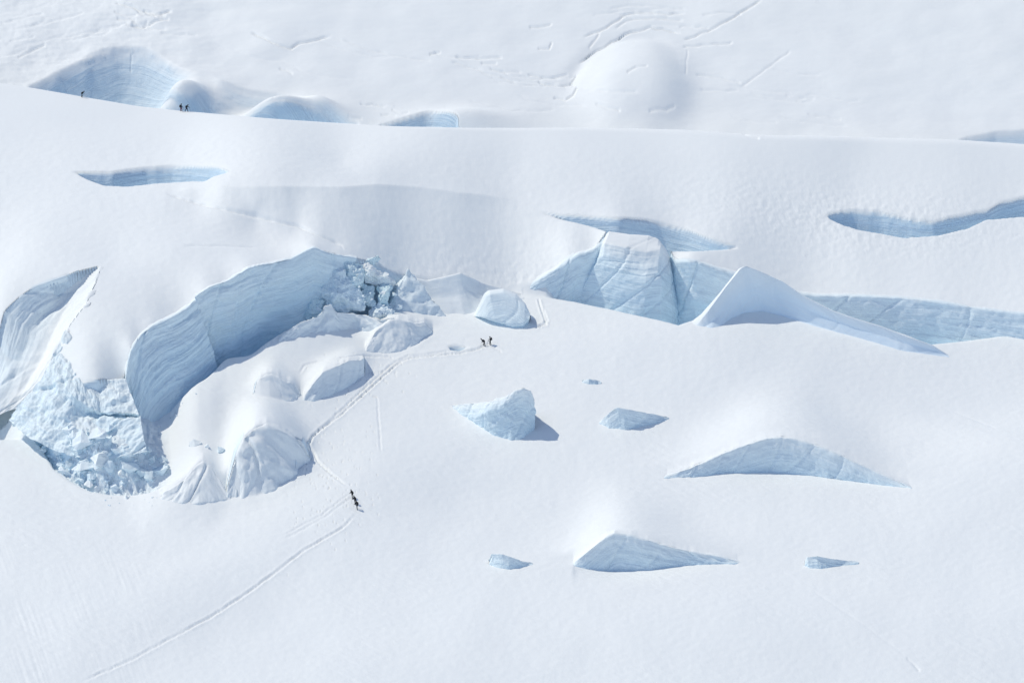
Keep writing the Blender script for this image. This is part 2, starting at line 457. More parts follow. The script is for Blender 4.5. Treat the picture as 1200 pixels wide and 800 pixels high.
dome = np.exp(-np.abs(q / 0.98) ** 3.2) * (1 - 0.35 * ss(-0.2, 1.0, qb))
H += 20 * dome - 3.0 * np.exp(-0.5 * ((q - 1.3) / 0.10) ** 2) * ss(0.1, -0.5, qb) * ss(0.9, 0.2, qa)

# broken ridges standing out of the foreground slope
R_LONG = ridge([(778, 559), (810, 549), (850, 531), (880, 520), (897, 515), (915, 513.5), (933, 515), (958, 523), (985, 534), (1020, 551), (1045, 562), (1068, 571)],
               [(778, 559.5), (813, 558), (850, 553), (900, 553), (950, 556), (1000, 563), (1068, 571.5)], 2.6, sink=0.12)
R_WEDGE = ridge([(671, 661), (690, 646), (710, 630), (720, 625), (740, 628), (783, 641), (820, 649), (845, 653), (868, 659)],
                [(671, 661.5), (687, 665), (713, 667.5), (760, 666), (800, 661.5), (833, 659.5), (868, 659.5)], 2.4, sink=0.22)
R_M1 = ridge([(427, 411), (440, 390), (455, 377), (467, 375), (480, 378), (497, 379), (507, 388)], [(427, 412), (440, 413), (455, 413), (477, 409), (490, 401), (498, 395), (507, 389)], 0.9, 0.42, 2.2)
R_SLAB = ridge([(355, 467), (366, 452), (378, 438), (392, 429), (408, 424), (426, 421)], [(355, 468), (368, 469), (385, 463), (400, 457), (412, 450), (426, 440)], 0.9, 0.3, 2.0)
R_HOLL = ridge([(297, 470), (300, 455), (306, 443), (318, 440), (332, 446), (344, 452), (352, 462)], [(297, 471), (305, 474), (316, 476), (328, 475), (340, 471), (352, 463)], 0.9, 0.45, 2.4)
R_HUMP = ridge([(265, 581), (269, 562), (276, 535), (286, 514), (298, 503), (312, 499), (335, 508), (354, 519), (362, 537)], [(265, 583), (280, 584), (300, 582), (323, 573), (347, 556), (362, 538)], 1.0, 0.36, 1.0)
R_FACET = ridge([(188, 581), (203, 571), (218, 561), (230, 547), (238, 541), (248, 548), (258, 563), (270, 582)], [(188, 583), (205, 588), (225, 590), (245, 588), (270, 584)], 1.2, 0.55, 1.2)


# trench left of the big block: lower the ground under the trench mesh
def inside(poly, u, w):
    r = np.zeros(u.shape, bool); n = len(poly)
    for k in range(n):
        (a, b), (c, d) = poly[k], poly[(k + 1) % n]
        if b == d: continue
        m = ((b > w) != (d > w)) & (u < (c - a) * (w - b) / (d - b) + a)
        r ^= m
    return r
TR_CREST = [(93, 318, 400), (63, 329, 412), (40, 337, 418), (25, 347, 427), (5, 367, 446), (-12, 400, 474), (-25, 440, 500)]
TR_FLOOR_A = [(95, 322, 409), (72, 345, 420), (52, 370, 436), (36, 400, 456), (12, 432, 474), (-9, 468, 490), (-26, 500, 505)]
TR_FLOOR_B = [(99, 321.5, 409), (86, 346, 422), (71, 375, 439), (57, 403, 457), (44, 430, 473), (24, 460, 488), (6, 482, 498)]
TR_STRIP = [(118, 312, 394), (111, 332, 420), (100, 357, 442), (77, 387, 467), (63, 412, 482), (50, 445, 494), (24, 478, 505)]
on_ground = lambda r, du, dw, dh: [(u + du, w + dw - (ground_h(u + du, w + dw) + dh), w + dw) for u, w in r]
TRC = [(u, s2p(u, v)) for u, v, w in TR_CREST[:5]] + [(u, w) for u, v, w in TR_CREST[5:]]
TRS = [(u, s2p(u, v)) for u, v, w in TR_STRIP]
TR_CAP = on_ground(TRC, -4, -4, -0.6); TR_CREST = on_ground(TRC, 0, 0, 0.7)
TR_STRIP = on_ground(TRS, 0, 0, 0.7); TR_CAP_B = on_ground(TRS, 5, 2, -0.6)
mask = inside(TRC + TRS[::-1], UU, WW).astype(float)
mask = blur(blur(mask, 1.6, 0), 1.6, 1)
H -= (60 - 46 * ss(452, 485, WW)) * ss(0.45, 0.9, mask)

# wind crust, sun cups and footworn texture of the snow
a_ = (UU + 1.1 * WW); b_ = (WW - 0.45 * UU)
H += 0.20 * fbm(UU / 11, WW / 5, 51, 3) * ss(180, 260, WW)
H += 0.34 * np.clip(perlin(UU / 120, WW / 60, 53) + 0.15, 0, 1) * fbm(a_ / 46, b_ / 3.6, 52, 3, 0.6) * ss(400, 460, WW)
rough = np.exp(-0.5 * (((UU - 620) / 130) ** 2 + ((WW - 350) / 26) ** 2)) * (WW < KA(UU) - 2) + np.exp(-0.5 * (((UU - 1000) / 130) ** 2 + ((WW - 275) / 22) ** 2))
H += 0.55 * rough * fbm(UU / 7, WW / 3.2, 57, 3)
fine3 = (WW < wk[None, :] - 25)
H += fine3 * ((0.14 + 0.45 * ss(330, 120, UU)) * fbm(UU / 16 + WW / 30, WW / 3.2, 61, 3))
sastr = ss(300, 60, UU) * ss(600, 680, WW)
H += 0.28 * sastr * np.clip(0.4 + 1.2 * perlin(UU / 60, WW / 45, 64), 0, 1) * perlin((UU - 0.35 * WW) / 4.5, WW / 60, 63)

# long fractures on the far slope
CRACKS = [([(133, 3), (147, 5), (163, 12), (187, 16), (202, 13)], 2.2), ([(152, 30), (167, 33), (183, 25), (200, 22)], 2.2), ([(293, 38), (317, 48), (340, 57), (350, 52), (370, 47), (390, 43)], 2.2),
          ([(20, 68), (55, 52)], 1.4), ([(327, 80), (343, 86)], 1.4), ([(503, 65), (517, 62)], 1.4), ([(533, 67), (560, 69), (590, 68)], 1.8), ([(563, 75), (583, 75)], 1.4),
          ([(527, 72), (553, 80), (590, 92), (607, 97)], 1.3), ([(617, 87), (647, 92), (667, 87)], 1.8), ([(630, 97), (653, 102), (667, 100), (677, 88)], 2.0),
          ([(647, 115), (663, 117), (672, 112), (677, 100)], 2.2), ([(620, 33), (637, 32), (647, 28)], 1.5), ([(630, 58), (643, 58), (647, 50)], 1.3),
          ([(677, 75), (700, 60), (717, 50), (740, 38), (762, 32), (800, 40)], 2.6), ([(682, 45), (710, 33), (733, 18), (753, 14), (783, 17), (805, 15)], 2.0),
          ([(720, 35), (733, 25), (760, 21), (802, 24)], 1.6), ([(690, 57), (703, 40)], 1.4), ([(800, 47), (830, 37), (860, 20), (895, -1)], 2.0), ([(800, 55), (860, 50)], 1.6),
          ([(867, 103), (927, 60)], 0.9), ([(815, 88), (840, 91), (870, 98)], 1.2), ([(820, 105), (866, 107)], 0.9), ([(155, 57), (153, 84)], 1.1),
          ([(735, 85), (745, 78), (760, 77)], 1.4), ([(760, 131), (772, 127), (781, 129), (792, 123)], 1.2), ([(806, 58), (804, 72), (803, 88)], 0.7), ([(697, 122), (728, 130)], 1.3)]
def hairlines(u0, u1, v0, v1, n, slope, bow, dp):
    for k in range(n):
        a = random.uniform(u0, u1); b = random.uniform(v0, v1); L = random.uniform(0.2, 0.6) * (u1 - u0)
        CRACKS.append(([(a + L * t, b + slope * L * t - bow * L * 4 * t * (1 - t) + random.gauss(0, 0.8)) for t in (0, .25, .5, .75, 1)], dp * random.uniform(.5, 1.2)))
hairlines(-10, 130, 22, 80, 12, -0.25, -0.02, 0.9)
hairlines(115, 200, 8, 44, 8, 0.1, -0.08, 1.3)
hairlines(690, 850, 12, 40, 7, 0.0, 0.06, 1.0)
hairlines(820, 980, 80, 140, 10, 0.12, -0.03, 0.7)
hairlines(400, 480, 118, 140, 6, 0.12, -0.03, 0.9)
hairlines(500, 680, 60, 120, 9, 0.1, -0.06, 0.9)
hairlines(240, 420, 30, 110, 7, 0.25, -0.05, 0.8)
for pts, dp in CRACKS:
    jit = [(u + random.uniform(-.6, .6), v + random.uniform(-.9, .9)) for u, v in dense(pts, 7)]
    groove(jit, 0.62, dp * 1.1, one_sided=dp * 0.12)
for pts, dp in [([(192, 226), (233, 238), (300, 253), (350, 265), (400, 287), (404, 295)], 2.4), ([(66, 340), (75, 342), (83, 344)], 2.5), ([(215, 288), (260, 288), (300, 290)], 0.8),
                ([(1077, 470), (1120, 483), (1170, 503)], 0.5), ([(870, 157), (890, 162)], 1.5), ([(1062, 770), (1070, 777), (1078, 786)], 1.0), ([(950, 690), (1010, 730), (1062, 768)], 0.35)]:
    groove(dense(pts, 7), 1.0, dp)
# tracks of the rope teams
TRACKS = [[(92, 800), (150, 775), (205, 745), (247, 723), (287, 697), (320, 673), (353, 647), (400, 620), (421, 599)],
          [(330, 628), (377, 603), (400, 585), (411, 578)],
          [(412, 574), (390, 556), (372, 540), (362, 520), (367, 510), (400, 485), (420, 467), (450, 440), (465, 427), (477, 420), (500, 417), (540, 413), (560, 409), (570, 404), (584, 394)],
          [(363, 514), (398, 482), (418, 464), (447, 437), (463, 424), (477, 417), (505, 414), (535, 410)],
          [(574, 404), (588, 412)], [(626, 384), (640, 380), (635, 364), (631, 350)], [(632, 383), (641, 376), (637, 362)], [(442, 464), (444, 500), (447, 530)],
          [(350, 440), (356, 428), (380, 422), (420, 416), (455, 418), (468, 420)]]
for k in range(4):
    o1, o2 = random.uniform(-5, 5), random.uniform(-3, 3)
    groove([(u + o1 * (0.4 + 0.6 * math.sin(i * 0.11 + k)) + random.uniform(-.8, .8), v + o2 + random.uniform(-.8, .8)) for i, (u, v) in enumerate(dense(TRACKS[0], 6))], 0.9, 0.28, rim=0.1, steps=0.6)
groove([(u + 3 + random.uniform(-.8, .8), v + 3 + random.uniform(-.8, .8)) for u, v in dense(TRACKS[1], 6)], 0.9, 0.6, steps=0.6)
for k, tpts in enumerate(TRACKS):
    groove([(u + random.uniform(-.5, .5), v + random.uniform(-.5, .5)) for u, v in dense(tpts, 5)], 0.85, [0.3, 0.5, 1.6, 1.2, 0.9, 1.6, 1.2, 0.5, 0.9][k], rim=[.3, .2, .5, .3, .2, .7, .4, .2, .3][k], steps=0.9)
for k in range(240):
    t = random.random()
    if random.random() < 0.6: a = (385 + random.gauss(0, 26), 560 + random.gauss(0, 38))
    else: a = (425 + random.gauss(0, 22), 440 + random.gauss(0, 14))
    w0 = s2p(*a); j = np.searchsorted(WS, w0); i = np.searchsorted(US, a[0])
    if 3 < j < len(WS) - 3: H[j - 1:j + 1, i:i + 1] -= random.uniform(0.3, 1.0)

# ice shows where the slope is too steep to hold snow
VV = WW - H
XYZ = P(UU, VV, WW)
gx = np.gradient(XYZ, axis=1); gy = np.gradient(XYZ, axis=0)
nn = np.cross(gx, gy); nn /= np.linalg.norm(nn, axis=-1, keepdims=True) + 1e-12
nz = np.abs(nn[..., 2])
ICE = np.maximum(ICE * ss(0.92, 0.6, nz), ss(0.62, 0.42, nz) * 0.8) + 0.45 * HEAP

def mesh_grid(name, V, mat, ice=None, strat=None, link=True):
    m, n = V.shape[:2]
    idx = np.arange(m * n).reshape(m, n)
    quads = np.stack([idx[:-1, :-1], idx[1:, :-1], idx[1:, 1:], idx[:-1, 1:]], -1).reshape(-1, 4)
    me = bpy.data.meshes.new(name)
    me.vertices.add(m * n); me.vertices.foreach_set('co', V.reshape(-1).astype(np.float32))
    k = len(quads)
    me.loops.add(k * 4); me.loops.foreach_set('vertex_index', quads.reshape(-1).astype(np.int32))
    me.polygons.add(k); me.polygons.foreach_set('loop_start', np.arange(0, k * 4, 4, dtype=np.int32)); me.polygons.foreach_set('loop_total', np.full(k, 4, np.int32))
    me.update(calc_edges=True)
    me.polygons.foreach_set('use_smooth', np.ones(k, bool))
    for nm, arr in (('ice', ice), ('strat', strat)):
        a = me.attributes.new(nm, 'FLOAT', 'POINT')
        a.data.foreach_set('value', (np.zeros(m * n) if arr is None else np.asarray(arr).reshape(-1)).astype(np.float32))
    me.materials.append(mat)
    ob = bpy.data.objects.new(name, me)
    if link: C.objects.link(ob)
    return ob

snow_field = mesh_grid('snow_field', XYZ, M_SNOW, ICE, STRAT)
snow_field['kind'] = 'structure'

# ------------------------------------------------------------------ ice walls, blocks and ridges
def tag(o, label, cat, group=None):
    o['label'] = label; o['category'] = cat; o['kind'] = 'thing'
    if group: o['group'] = group
    return o

def resample(row, n):
    r = np.array(row, float)
    d = np.concatenate([[0], np.cumsum(np.hypot(np.diff(r[:, 0]), np.diff(r[:, 1])) + 1e-6)])
    t = np.linspace(0, d[-1], n)
    return np.stack([np.interp(t, d, r[:, k]) for k in range(3)], -1)

def smooth_rows(a, s):
    return blur(a, s, 1) if s > 0 else a

def loft(name, rows, mat, ncol=160, nrow=24, ice=1.0, strat_from=1, amp=0.25, band=0.25, rough=0.0, seed=1, soften=1.0, ice_rows=None, strat_dir=1.0):
    """surface through rows of (u, v, w); amp = metres of large relief, band = metres of layered relief"""
    R = np.stack([resample(r, ncol) for r in rows], 0)
    seg = [nrow] * (len(rows) - 1) if isinstance(nrow, int) else nrow
    out = []; icev = []; iv = ice_rows or [0.0] * strat_from + [ice * 0.6] + [ice] * (len(rows) - strat_from - 1)
    for k in range(len(rows) - 1):
        for i in range(seg[k]):
            t = i / seg[k]
            out.append(R[k] * (1 - t) + R[k + 1] * t); icev.append(iv[k] * (1 - t) + iv[k + 1] * t)
    out.append(R[-1]); icev.append(iv[-1])
    Q = np.array(out)
    if soften: Q = blur(Q, soften, 0)
    V = P(Q[..., 0], Q[..., 1], Q[..., 2])
    gx = np.gradient(V, axis=1); gy = np.gradient(V, axis=0)
    nn = np.cross(gx, gy); nn /= np.linalg.norm(nn, axis=-1, keepdims=True) + 1e-9
    flip = np.where((nn @ (CAM / np.linalg.norm(CAM)) < 0)[..., None], -1, 1); nn = nn * flip
    s = np.cumsum(np.concatenate([np.zeros((V.shape[0], 1)), np.linalg.norm(np.diff(V, axis=1), axis=-1)], 1), 1)
    t = np.cumsum(np.concatenate([np.zeros((1, V.shape[1])), np.linalg.norm(np.diff(V, axis=0), axis=-1)], 0), 0)
    k0 = sum(seg[:strat_from]); t = (t - t[k0]) * strat_dir
    tw = t + 1.3 * perlin(s / 30, t / 9, seed + 3) + 1.0 * perlin(s / 11, t / 5, seed + 4)
    lay = fbm(s / 60 + 0.03 * t, tw / 2.3, seed + 5, 4, 0.62)
    lay = np.sign(lay) * np.abs(lay) ** 1.3
    disp = amp * fbm(s / 9, t / 7, seed, 4, 0.55) + band * 0.8 * lay * np.clip(0.55 + 0.9 * perlin(s / 16, t / 8, seed + 12), 0.1, 1.3)
    frac = np.abs(perlin(s / 13 + 0.35 * t / 6, t / 40, seed + 21))
    disp = disp - 0.9 * amp * np.exp(-(frac / 0.035) ** 2)
    if rough: disp = disp + rough * fbm(s / 2.6, t / 2.6, seed + 30, 4, 0.6) + rough * 0.9 * np.abs(perlin(s / 4.5, t / 4.5, seed + 44))
    fade = np.ones(V.shape[:2]); fade[:k0 + 1] *= 0.35
    V = V + nn * (disp * fade)[..., None]
    return mesh_grid(name, V, mat, np.repeat(np.array(icev)[:, None], ncol, 1), t)

def row(pts, w=None, dv=0, dw=0, du=0):
    out = []
    for p in pts:
        ww = p[2] if len(p) > 2 else (p[1] if w is None else (w(p[0]) if callable(w) else w))
        out.append((p[0] + du, p[1] + dv, ww + dw))
    return out
def tuck(r, dw=-7, dv=-1): return [(u, v + dv, w + dw) for u, v, w in r]
def under(r, dw=-6, dh=0.8):
    """back edge of a face, tucked just below the snow behind it"""
    return [(u, w + dw - max(ground_h(u, w + dw) - dh, (w - v) - 3.0), w + dw) for u, v, w in r]
def deep(r, dv=14, dw=1): return [(u, v + dv, w + dw) for u, v, w in r]

# the big cliff: left and right bays of its shaded wall
cA = row([(146, 444), (148, 430), (153, 410), (163, 394), (177, 382), (200, 372), (217, 362), (230, 350.5)], KA, dw=0.5)
fA = [(161, 522, 520), (171, 520, 517), (181, 502, 506), (190, 491, 500), (213, 475, 488), (240, 461, 470), (250, 451, 460), (258, 443, 453)]
jit = lambda r, a: [(u + random.uniform(-a, a), v + random.uniform(-a, a), w) for u, v, w in r]
def seat(r):
    """keep a face's top edge level with the snow behind it"""
    return [(u, min(v, (KA(u) - 2.6) - ground_h(u, KA(u) - 2.6) + 0.4) if (KA(u) - 2.6) - ground_h(u, KA(u) - 2.6) > v - 6 else v, w) for u, v, w in r]
def fine(r, n, a):
    q = resample(r, n)
    return [(x[0], x[1] + a * (perlin(x[0] / 8, 0.5, 3) + 0.35 * perlin(x[0] / 2.9, 4.5, 4) * (perlin(x[0] / 20, 7.5, 6) > 0)), x[2]) for x in q]
cA = seat(fine(cA, 60, 0.5))
cl = loft('ice_cliff', [under(cA), cA, [((a[0] * .55 + b[0] * .45) + 1, a[1] * .55 + b[1] * .45, a[2] * .6 + b[2] * .4 + 0.5) for a, b in zip(resample(cA, 40), resample(fA, 40))], fA, deep(fA)], M_ICE, 260, [4, 50, 50, 6], 1, 1, 0.35, 0.62, 0.06, 2)
tag(cl, 'shaded curved ice wall with fine layers, left bay of the big cliff above the pit', 'ice cliff')
cB = fine(row([(228.5, 347.5), (240, 340), (267, 329), (290, 315), (310, 310), (343, 302), (357, 295), (367, 290), (377, 294), (400, 299), (418, 306)], KA, dw=0.5), 80, 0.5); cB = seat(cB)
fB = row([(257, 443), (262, 434), (276, 433), (293, 431), (310, 420), (333, 408), (350, 400), (367, 397), (385, 393), (400, 390), (420, 386)], KA, dw=12)
cl = loft('ice_cliff', [under(cB), cB, [((a[0] + b[0]) / 2, (a[1] + b[1]) / 2, a[2] * .6 + b[2] * .4 + 0.5) for a, b in zip(resample(cB, 40), resample(fB, 40))], fB, deep(fB)], M_ICE, 280, [4, 50, 50, 6], 1, 1, 0.4, 0.66, 0.06, 14)
tag(cl, 'shaded layered ice wall rising to the pointed crest, right bay of the big cliff', 'ice cliff')

# front of the big block over the pit
g0 = [(77, 385, 468), (92, 402, 480), (104, 430, 498), (113, 445, 504), (130, 444, 506), (147, 443.5, 505)]
g1 = [(50, 440, 494), (66, 450, 505), (86, 464, 517), (102, 476, 522), (118, 484, 525), (140, 484, 528), (163, 486, 532)]
g2 = [(42, 452, 498), (60, 460, 508), (83, 472, 518), (98, 484, 519), (116, 488, 514), (140, 488, 517), (164, 489, 521)]
g3 = [(32, 464, 502), (52, 472, 513), (78, 484, 525), (94, 494, 528), (114, 493, 527), (140, 491, 532), (165, 492, 537)]
g4 = [(10, 492, 510), (36, 515, 531), (70, 530, 545), (105, 540, 553), (140, 538, 557), (172, 528, 557)]
bf = loft('serac', [tuck(g0, -6, 1), g0, g1, g2, g3, g4], M_ICE, 240, [3, 44, 8, 8, 44], 0.6, 1, 0.6, 0.12, 0.42, 23, soften=0.7)
tag(bf, 'craggy broken front of the snow-capped block with a turquoise slot, above the rubble', 'serac')

# trench left of the block
tr = loft('ice_trench', [TR_CAP, TR_CREST, TR_FLOOR_A, TR_FLOOR_B, TR_STRIP, TR_CAP_B], M_ICE, 160, [3, 40, 16, 24, 3], 1, 1, 0.3, 0.45, 0.06, 41,
          ice_rows=[0, 0.45, 0.4, 0.0, 0.0, 0.0])
tag(tr, 'deep trench with a layered wall and a bright bank, left of the big block', 'crevasse')

# right hand walls behind the foreground crest
e0 = fine(row([(608, 342), (620, 336), (632, 327), (652, 316), (676, 298), (697, 292), (703, 287.5), (708, 281)], KA, dw=0.5), 50, 0.7)
e1 = [(614, 350, 347), (622, 356, 347), (635, 364, 346), (650, 368, 345), (665, 372, 343), (680, 380, 340), (692, 386, 336), (702, 390, 331), (708, 392, 328)]
ob = loft('ice_wall', [under(e0), e0, e1], M_ICE, 140, [3, 60], 1, 1, 0.4, 0.2, 0.08, 51)
tag(ob, 'shaded triangular ice wall left of the square snow-topped block', 'ice wall')
b0 = [(703, 281, 311), (714, 270.5, 318), (739, 274, 321), (760, 275, 321), (772, 280, 321), (781, 292, 318), (787, 306, 314)]
bc = [(698, 292, 314), (709, 283, 329), (735, 289, 334), (758, 294, 335), (774, 291, 333), (783, 301, 324), (788, 313, 316)]
b1 = [(693, 306, 318), (702, 303, 332), (730, 316, 341), (757, 328, 347), (774, 326, 345), (786, 329, 335), (794, 336, 322)]
b2 = [(655, 366, 322), (664, 366, 335), (700, 380, 345), (739, 396, 355), (775, 404, 357), (799, 410, 342), (810, 408, 328)]
ob = loft('ice_block', [[(u, v + 40, w - 7) for u, v, w in b0], [(u, v + 1.0, w - 4) for u, v, w in b0], b0, bc, b1, b2], M_ICE, 200, [8, 5, 20, 36, 60], 0.9, 3, 0.28, 0.34, 0.06, 61, soften=2.2, ice_rows=[0, 0, 0, 0, 0.7, 1.0])
tag(ob, 'square pale ice block with a snow cap and slanting layers, beyond the track', 'ice block')
w0 = fine(row([(779, 300), (784, 303), (789, 306), (796, 305), (808, 305), (830, 311), (855, 319), (885, 328)], KA, dw=0.5), 40, 0.5); w0 = seat(w0)
w1 = [(785, 410, 338), (800, 410, 344), (820, 406, 346), (840, 410, 346), (865, 414, 347), (900, 418, 348)]
ob = loft('ice_wall', [under(w0), w0, w1], M_ICE, 140, [3, 60], 1, 1, 0.4, 0.1, 0.12, 71)
tag(ob, 'grey-blue ice wall in the gap between the square block and the pointed peak', 'ice wall')
r0 = fine(row([(925, 344), (947, 346), (1000, 347), (1050, 349), (1100, 354), (1150, 362), (1200, 367), (1240, 370)], KA, dw=0.5), 90, 0.5); r0 = seat(r0)
r1 = [(925, 420, 348), (1000, 424, 353), (1100, 430, 360), (1200, 425, 372), (1240, 422, 374)]
ob = loft('ice_wall', [under(r0), r0, r1], M_ICE, 220, [3, 60], 1, 1, 0.35, 0.3, 0.06, 81)
tag(ob, 'long low layered ice wall behind the right shoulder of the pointed peak', 'ice wall')

# faces of the broken ridges
def ridge_face(rows_, name, label, seed, amp=0.2, band=0.05, flute=0.12, mat=None, ice=0.9, cat='ice ridge'):
    c = [(r[0], r[1] - 0.8, r[2]) for r in rows_]; f = [(r[0], r[3] + 0.6, r[4] + 0.8) for r in rows_]
    n = max(40, int(1.2 * (c[-1][0] - c[0][0])))
    ob = loft(name, [under(c, -6, 0.5), [(u, v - 2.0, w - 3) for u, v, w in c], c, f, deep(f, 5, 0.5)], mat or M_ICE, n, [2, 2, 24, 3], ice, 2, amp, band, flute, seed, soften=0.4, ice_rows=[0, 0, ice * .3, ice, ice])
    return tag(ob, label, cat)
ridge_face(R_LONG, 'ice_ridge', 'long low arched ice face, widest of the broken ridges on the open slope', 91)
ridge_face(R_WEDGE, 'ice_ridge', 'wedge-shaped fluted ice face with a pointed left top and long thin tail', 92)
# pointed peak
ridge_r = [(873, 311), (887, 316), (901, 322), (917, 329), (943, 347), (977, 364), (1000, 372), (1033, 382), (1067, 395), (1093, 404), (1112, 416)]
wl = curve([(795, 389), (806, 387), (830, 381), (850, 371), (873, 363.5), (900, 362.5), (943, 374.5), (1000, 391), (1067, 409), (1112, 416)])
wl_ = wl; wl = lambda u: wl_(u) + float(np.interp(u, US, htu[0]))
sil = row([(797, 389), (820, 369), (843, 343), (865, 315)], lambda u: wl(u) - 5) + row(ridge_r, wl)
edge = row([(811, 389), (830, 364), (850, 337), (868, 314.5)], lambda u: wl(u) + 1.0) + row(ridge_r, wl, dv=0.8, dw=0.6)
foot = [(813, 391), (822, 391), (832, 391), (844, 386), (857, 374), (872, 366), (893, 363.5), (915, 368), (943, 376), (977, 387), (1010, 396), (1053, 409), (1112, 416.5)]
ht = lambda u: float(np.interp(u, US, htu[0]))
foot = [(u, v + 1, v + 1.5 + ht(u)) for u, v in foot]
back = [(u, v + 60, w - 28) for u, v, w in sil]
midp = [(a[0] * .5 + b[0] * .5, a[1] * .5 + b[1] * .5, a[2] * .7 + b[2] * .3) for a, b in zip(resample(edge, 60), resample(foot, 60))]
ob = loft('snow_peak', [back, sil, edge, midp, foot, deep(foot, 10, 6)], M_SHADE_SNOW, 260, [16, 8, 24, 24, 4], 0.15, 2, 0.07, 0.0, 0.02, 101, soften=0.8, ice_rows=[0, 0, 0.35, 1.0, 1.0, 0])  # ice weights here paint the face's shade; the left edge stays snow-white
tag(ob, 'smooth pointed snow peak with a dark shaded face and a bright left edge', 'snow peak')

# standing tower on the open slope
s_ = [(529, 475, 479), (547, 472, 486), (573, 470, 500), (593, 464, 504), (603, 457, 505), (613, 454, 504), (622, 457, 501), (626, 467, 497)]
m_ = [(531, 480, 482), (543, 484, 489), (556, 490, 498), (572, 482, 507), (590, 478, 509), (605, 480, 508), (618, 481, 505), (627, 483, 499)]
f_ = [(533, 486, 486), (543, 492, 492), (559, 500, 500), (580, 511, 511), (600, 516, 515), (613, 512, 512), (622, 504, 505), (626, 498, 502)]
bk = [(u, v + 34, w - 20) for u, v, w in s_]
ob = loft('ice_tower', [bk, s_, m_, f_, deep(f_, 6, 2)], M_ICE, 130, [12, 26, 30, 3], 0.75, 1, 0.3, 0.0, 0.22, 111, soften=0.8, ice_rows=[0, .2, .8, .9, .9])
tag(ob, 'standing ice tower with a fluted face and a crumbling left flank, on the open slope', 'ice tower')

# saddle ridge, round boulder and mounds near the climbers
s_ = [(480, 320, 352), (486, 324, 352), (500, 326, 353), (519, 322, 353), (539, 317, 353), (550, 322, 352), (568, 331, 348), (592, 337.5, 345), (614, 346, 345)]
f_ = [(500, 372, 373), (512, 371, 372), (525, 370, 371), (535, 370, 370), (545, 370, 370), (556, 366, 366), (575, 358, 360), (592, 352, 354), (614, 349, 350)]
bk = [(u, v + 32, w - 18) for u, v, w in s_]
mm = [(a[0] * .5 + b[0] * .5, a[1] * .5 + b[1] * .5, a[2] * .62 + b[2] * .38) for a, b in zip(resample(s_, 40), resample(f_, 40))]
ob = loft('snow_ridge', [bk, s_, mm, f_, deep(f_, 8, 4)], M_SNOW, 150, [12, 24, 24, 3], 0.1, 1, 0.15, 0.03, 0.02, 121, soften=2.0)
tag(ob, 'saddle-shaped snow ridge with a lavender hollow, above the two standing climbers', 'snow ridge')
top = [(556, 368, 365), (560, 358, 364), (567, 343, 363), (572, 339, 363), (590, 337, 362), (605, 343, 364), (616, 355, 370), (622, 369, 376)]
fr = [(556, 370, 371), (562, 362, 372), (570, 346, 372), (574, 344, 373), (590, 342, 372), (604, 348, 374), (615, 358, 378), (621, 370, 381)]
ed = [(557, 370.5, 372), (563, 371, 376), (571, 373, 380), (574, 374, 381), (588, 378, 384), (601, 381, 386), (613, 380, 386), (621, 372, 383)]
un = [(562, 371, 368), (568, 373, 371), (573, 376, 374), (577, 378, 376), (590, 383, 380), (602, 387, 383), (613, 386, 382), (619, 377, 378)]
bk = [(u, v + 30, w - 10) for u, v, w in top]
ob = loft('ice_boulder', [bk, top, fr, ed, un, deep(un, 10, -4)], M_ICE, 120, [8, 8, 26, 8, 4], 0.5, 2, 0.15, 0.12, 0.03, 131, soften=1.2, ice_rows=[0, .1, .4, .7, 1, 1])
tag(ob, 'rounded layered ice boulder undercut in turquoise, right above the two standing climbers', 'ice boulder')
def snow_mound(label, sil_, foot_, w_up, seed, ice=0.1, rough=0.06, mat=None, name='snow_mound', back_=(26, -16)):
    fw = np.array(foot_, float)
    s_ = [(u, v, np.interp(u, fw[:, 0], [s2p(a, b) for a, b in foot_]) - w_up * max(0.1, (np.interp(u, fw[:, 0], fw[:, 1]) - v) / 40)) for u, v in sil_]
    f_ = [(u, v + 0.8, s2p(u, v) + 1.0) for u, v in foot_]
    bk = [(u, v + back_[0], w + back_[1]) for u, v, w in s_]
    ob = loft(name, [bk, s_, f_, deep(f_, 5, 2)], mat or M_SNOW, 100, [10, 30, 3], ice, 1, 0.2, 0.05, rough, seed, soften=1.0, ice_rows=[0, ice * .4, ice, ice])
    return tag(ob, label, name.replace('_', ' '))
MD = dict(mat=M_SNOW, cat='snow mound')
ridge_face(R_M1, 'snow_mound', 'low grey-shaded snow mound beside the track below the saddle ridge', 141, 0.25, 0.03, 0.2, ice=0.2, **MD)
ridge_face(R_SLAB, 'snow_mound', 'slanting snow slab with a blue underside, between the track and the layered cliff', 142, 0.2, 0.05, 0.12, ice=0.5, **MD)
ridge_face(R_HOLL, 'snow_mound', 'small hollowed snow hump left of the slanting slab', 143, 0.3, 0.0, 0.15, ice=0.15, **MD)
ridge_face(R_HUMP, 'snow_hump', 'big faceted snow hump with a bright left edge, beside the track below the pit', 147, 0.9, 0.0, 0.06, ice=0.2, **MD)
ridge_face(R_FACET, 'snow_mound', 'pale faceted snow mound at the near lip of the pit left of the big hump', 146, 0.5, 0.0, 0.1, ice=0.15, **MD)
snow_mound('snow ledge with a knob along the foot of the layered cliff under its pointed crest', [(326, 396), (340, 385), (352, 377), (370, 371), (377, 366), (380, 357), (388, 356), (394, 365), (412, 367), (428, 368), (445, 375), (462, 372)],
           [(326, 398), (345, 393), (367, 388), (385, 387), (400, 386), (420, 384), (445, 381), (462, 378)], 8, 145, ice=0.35, rough=0.35)

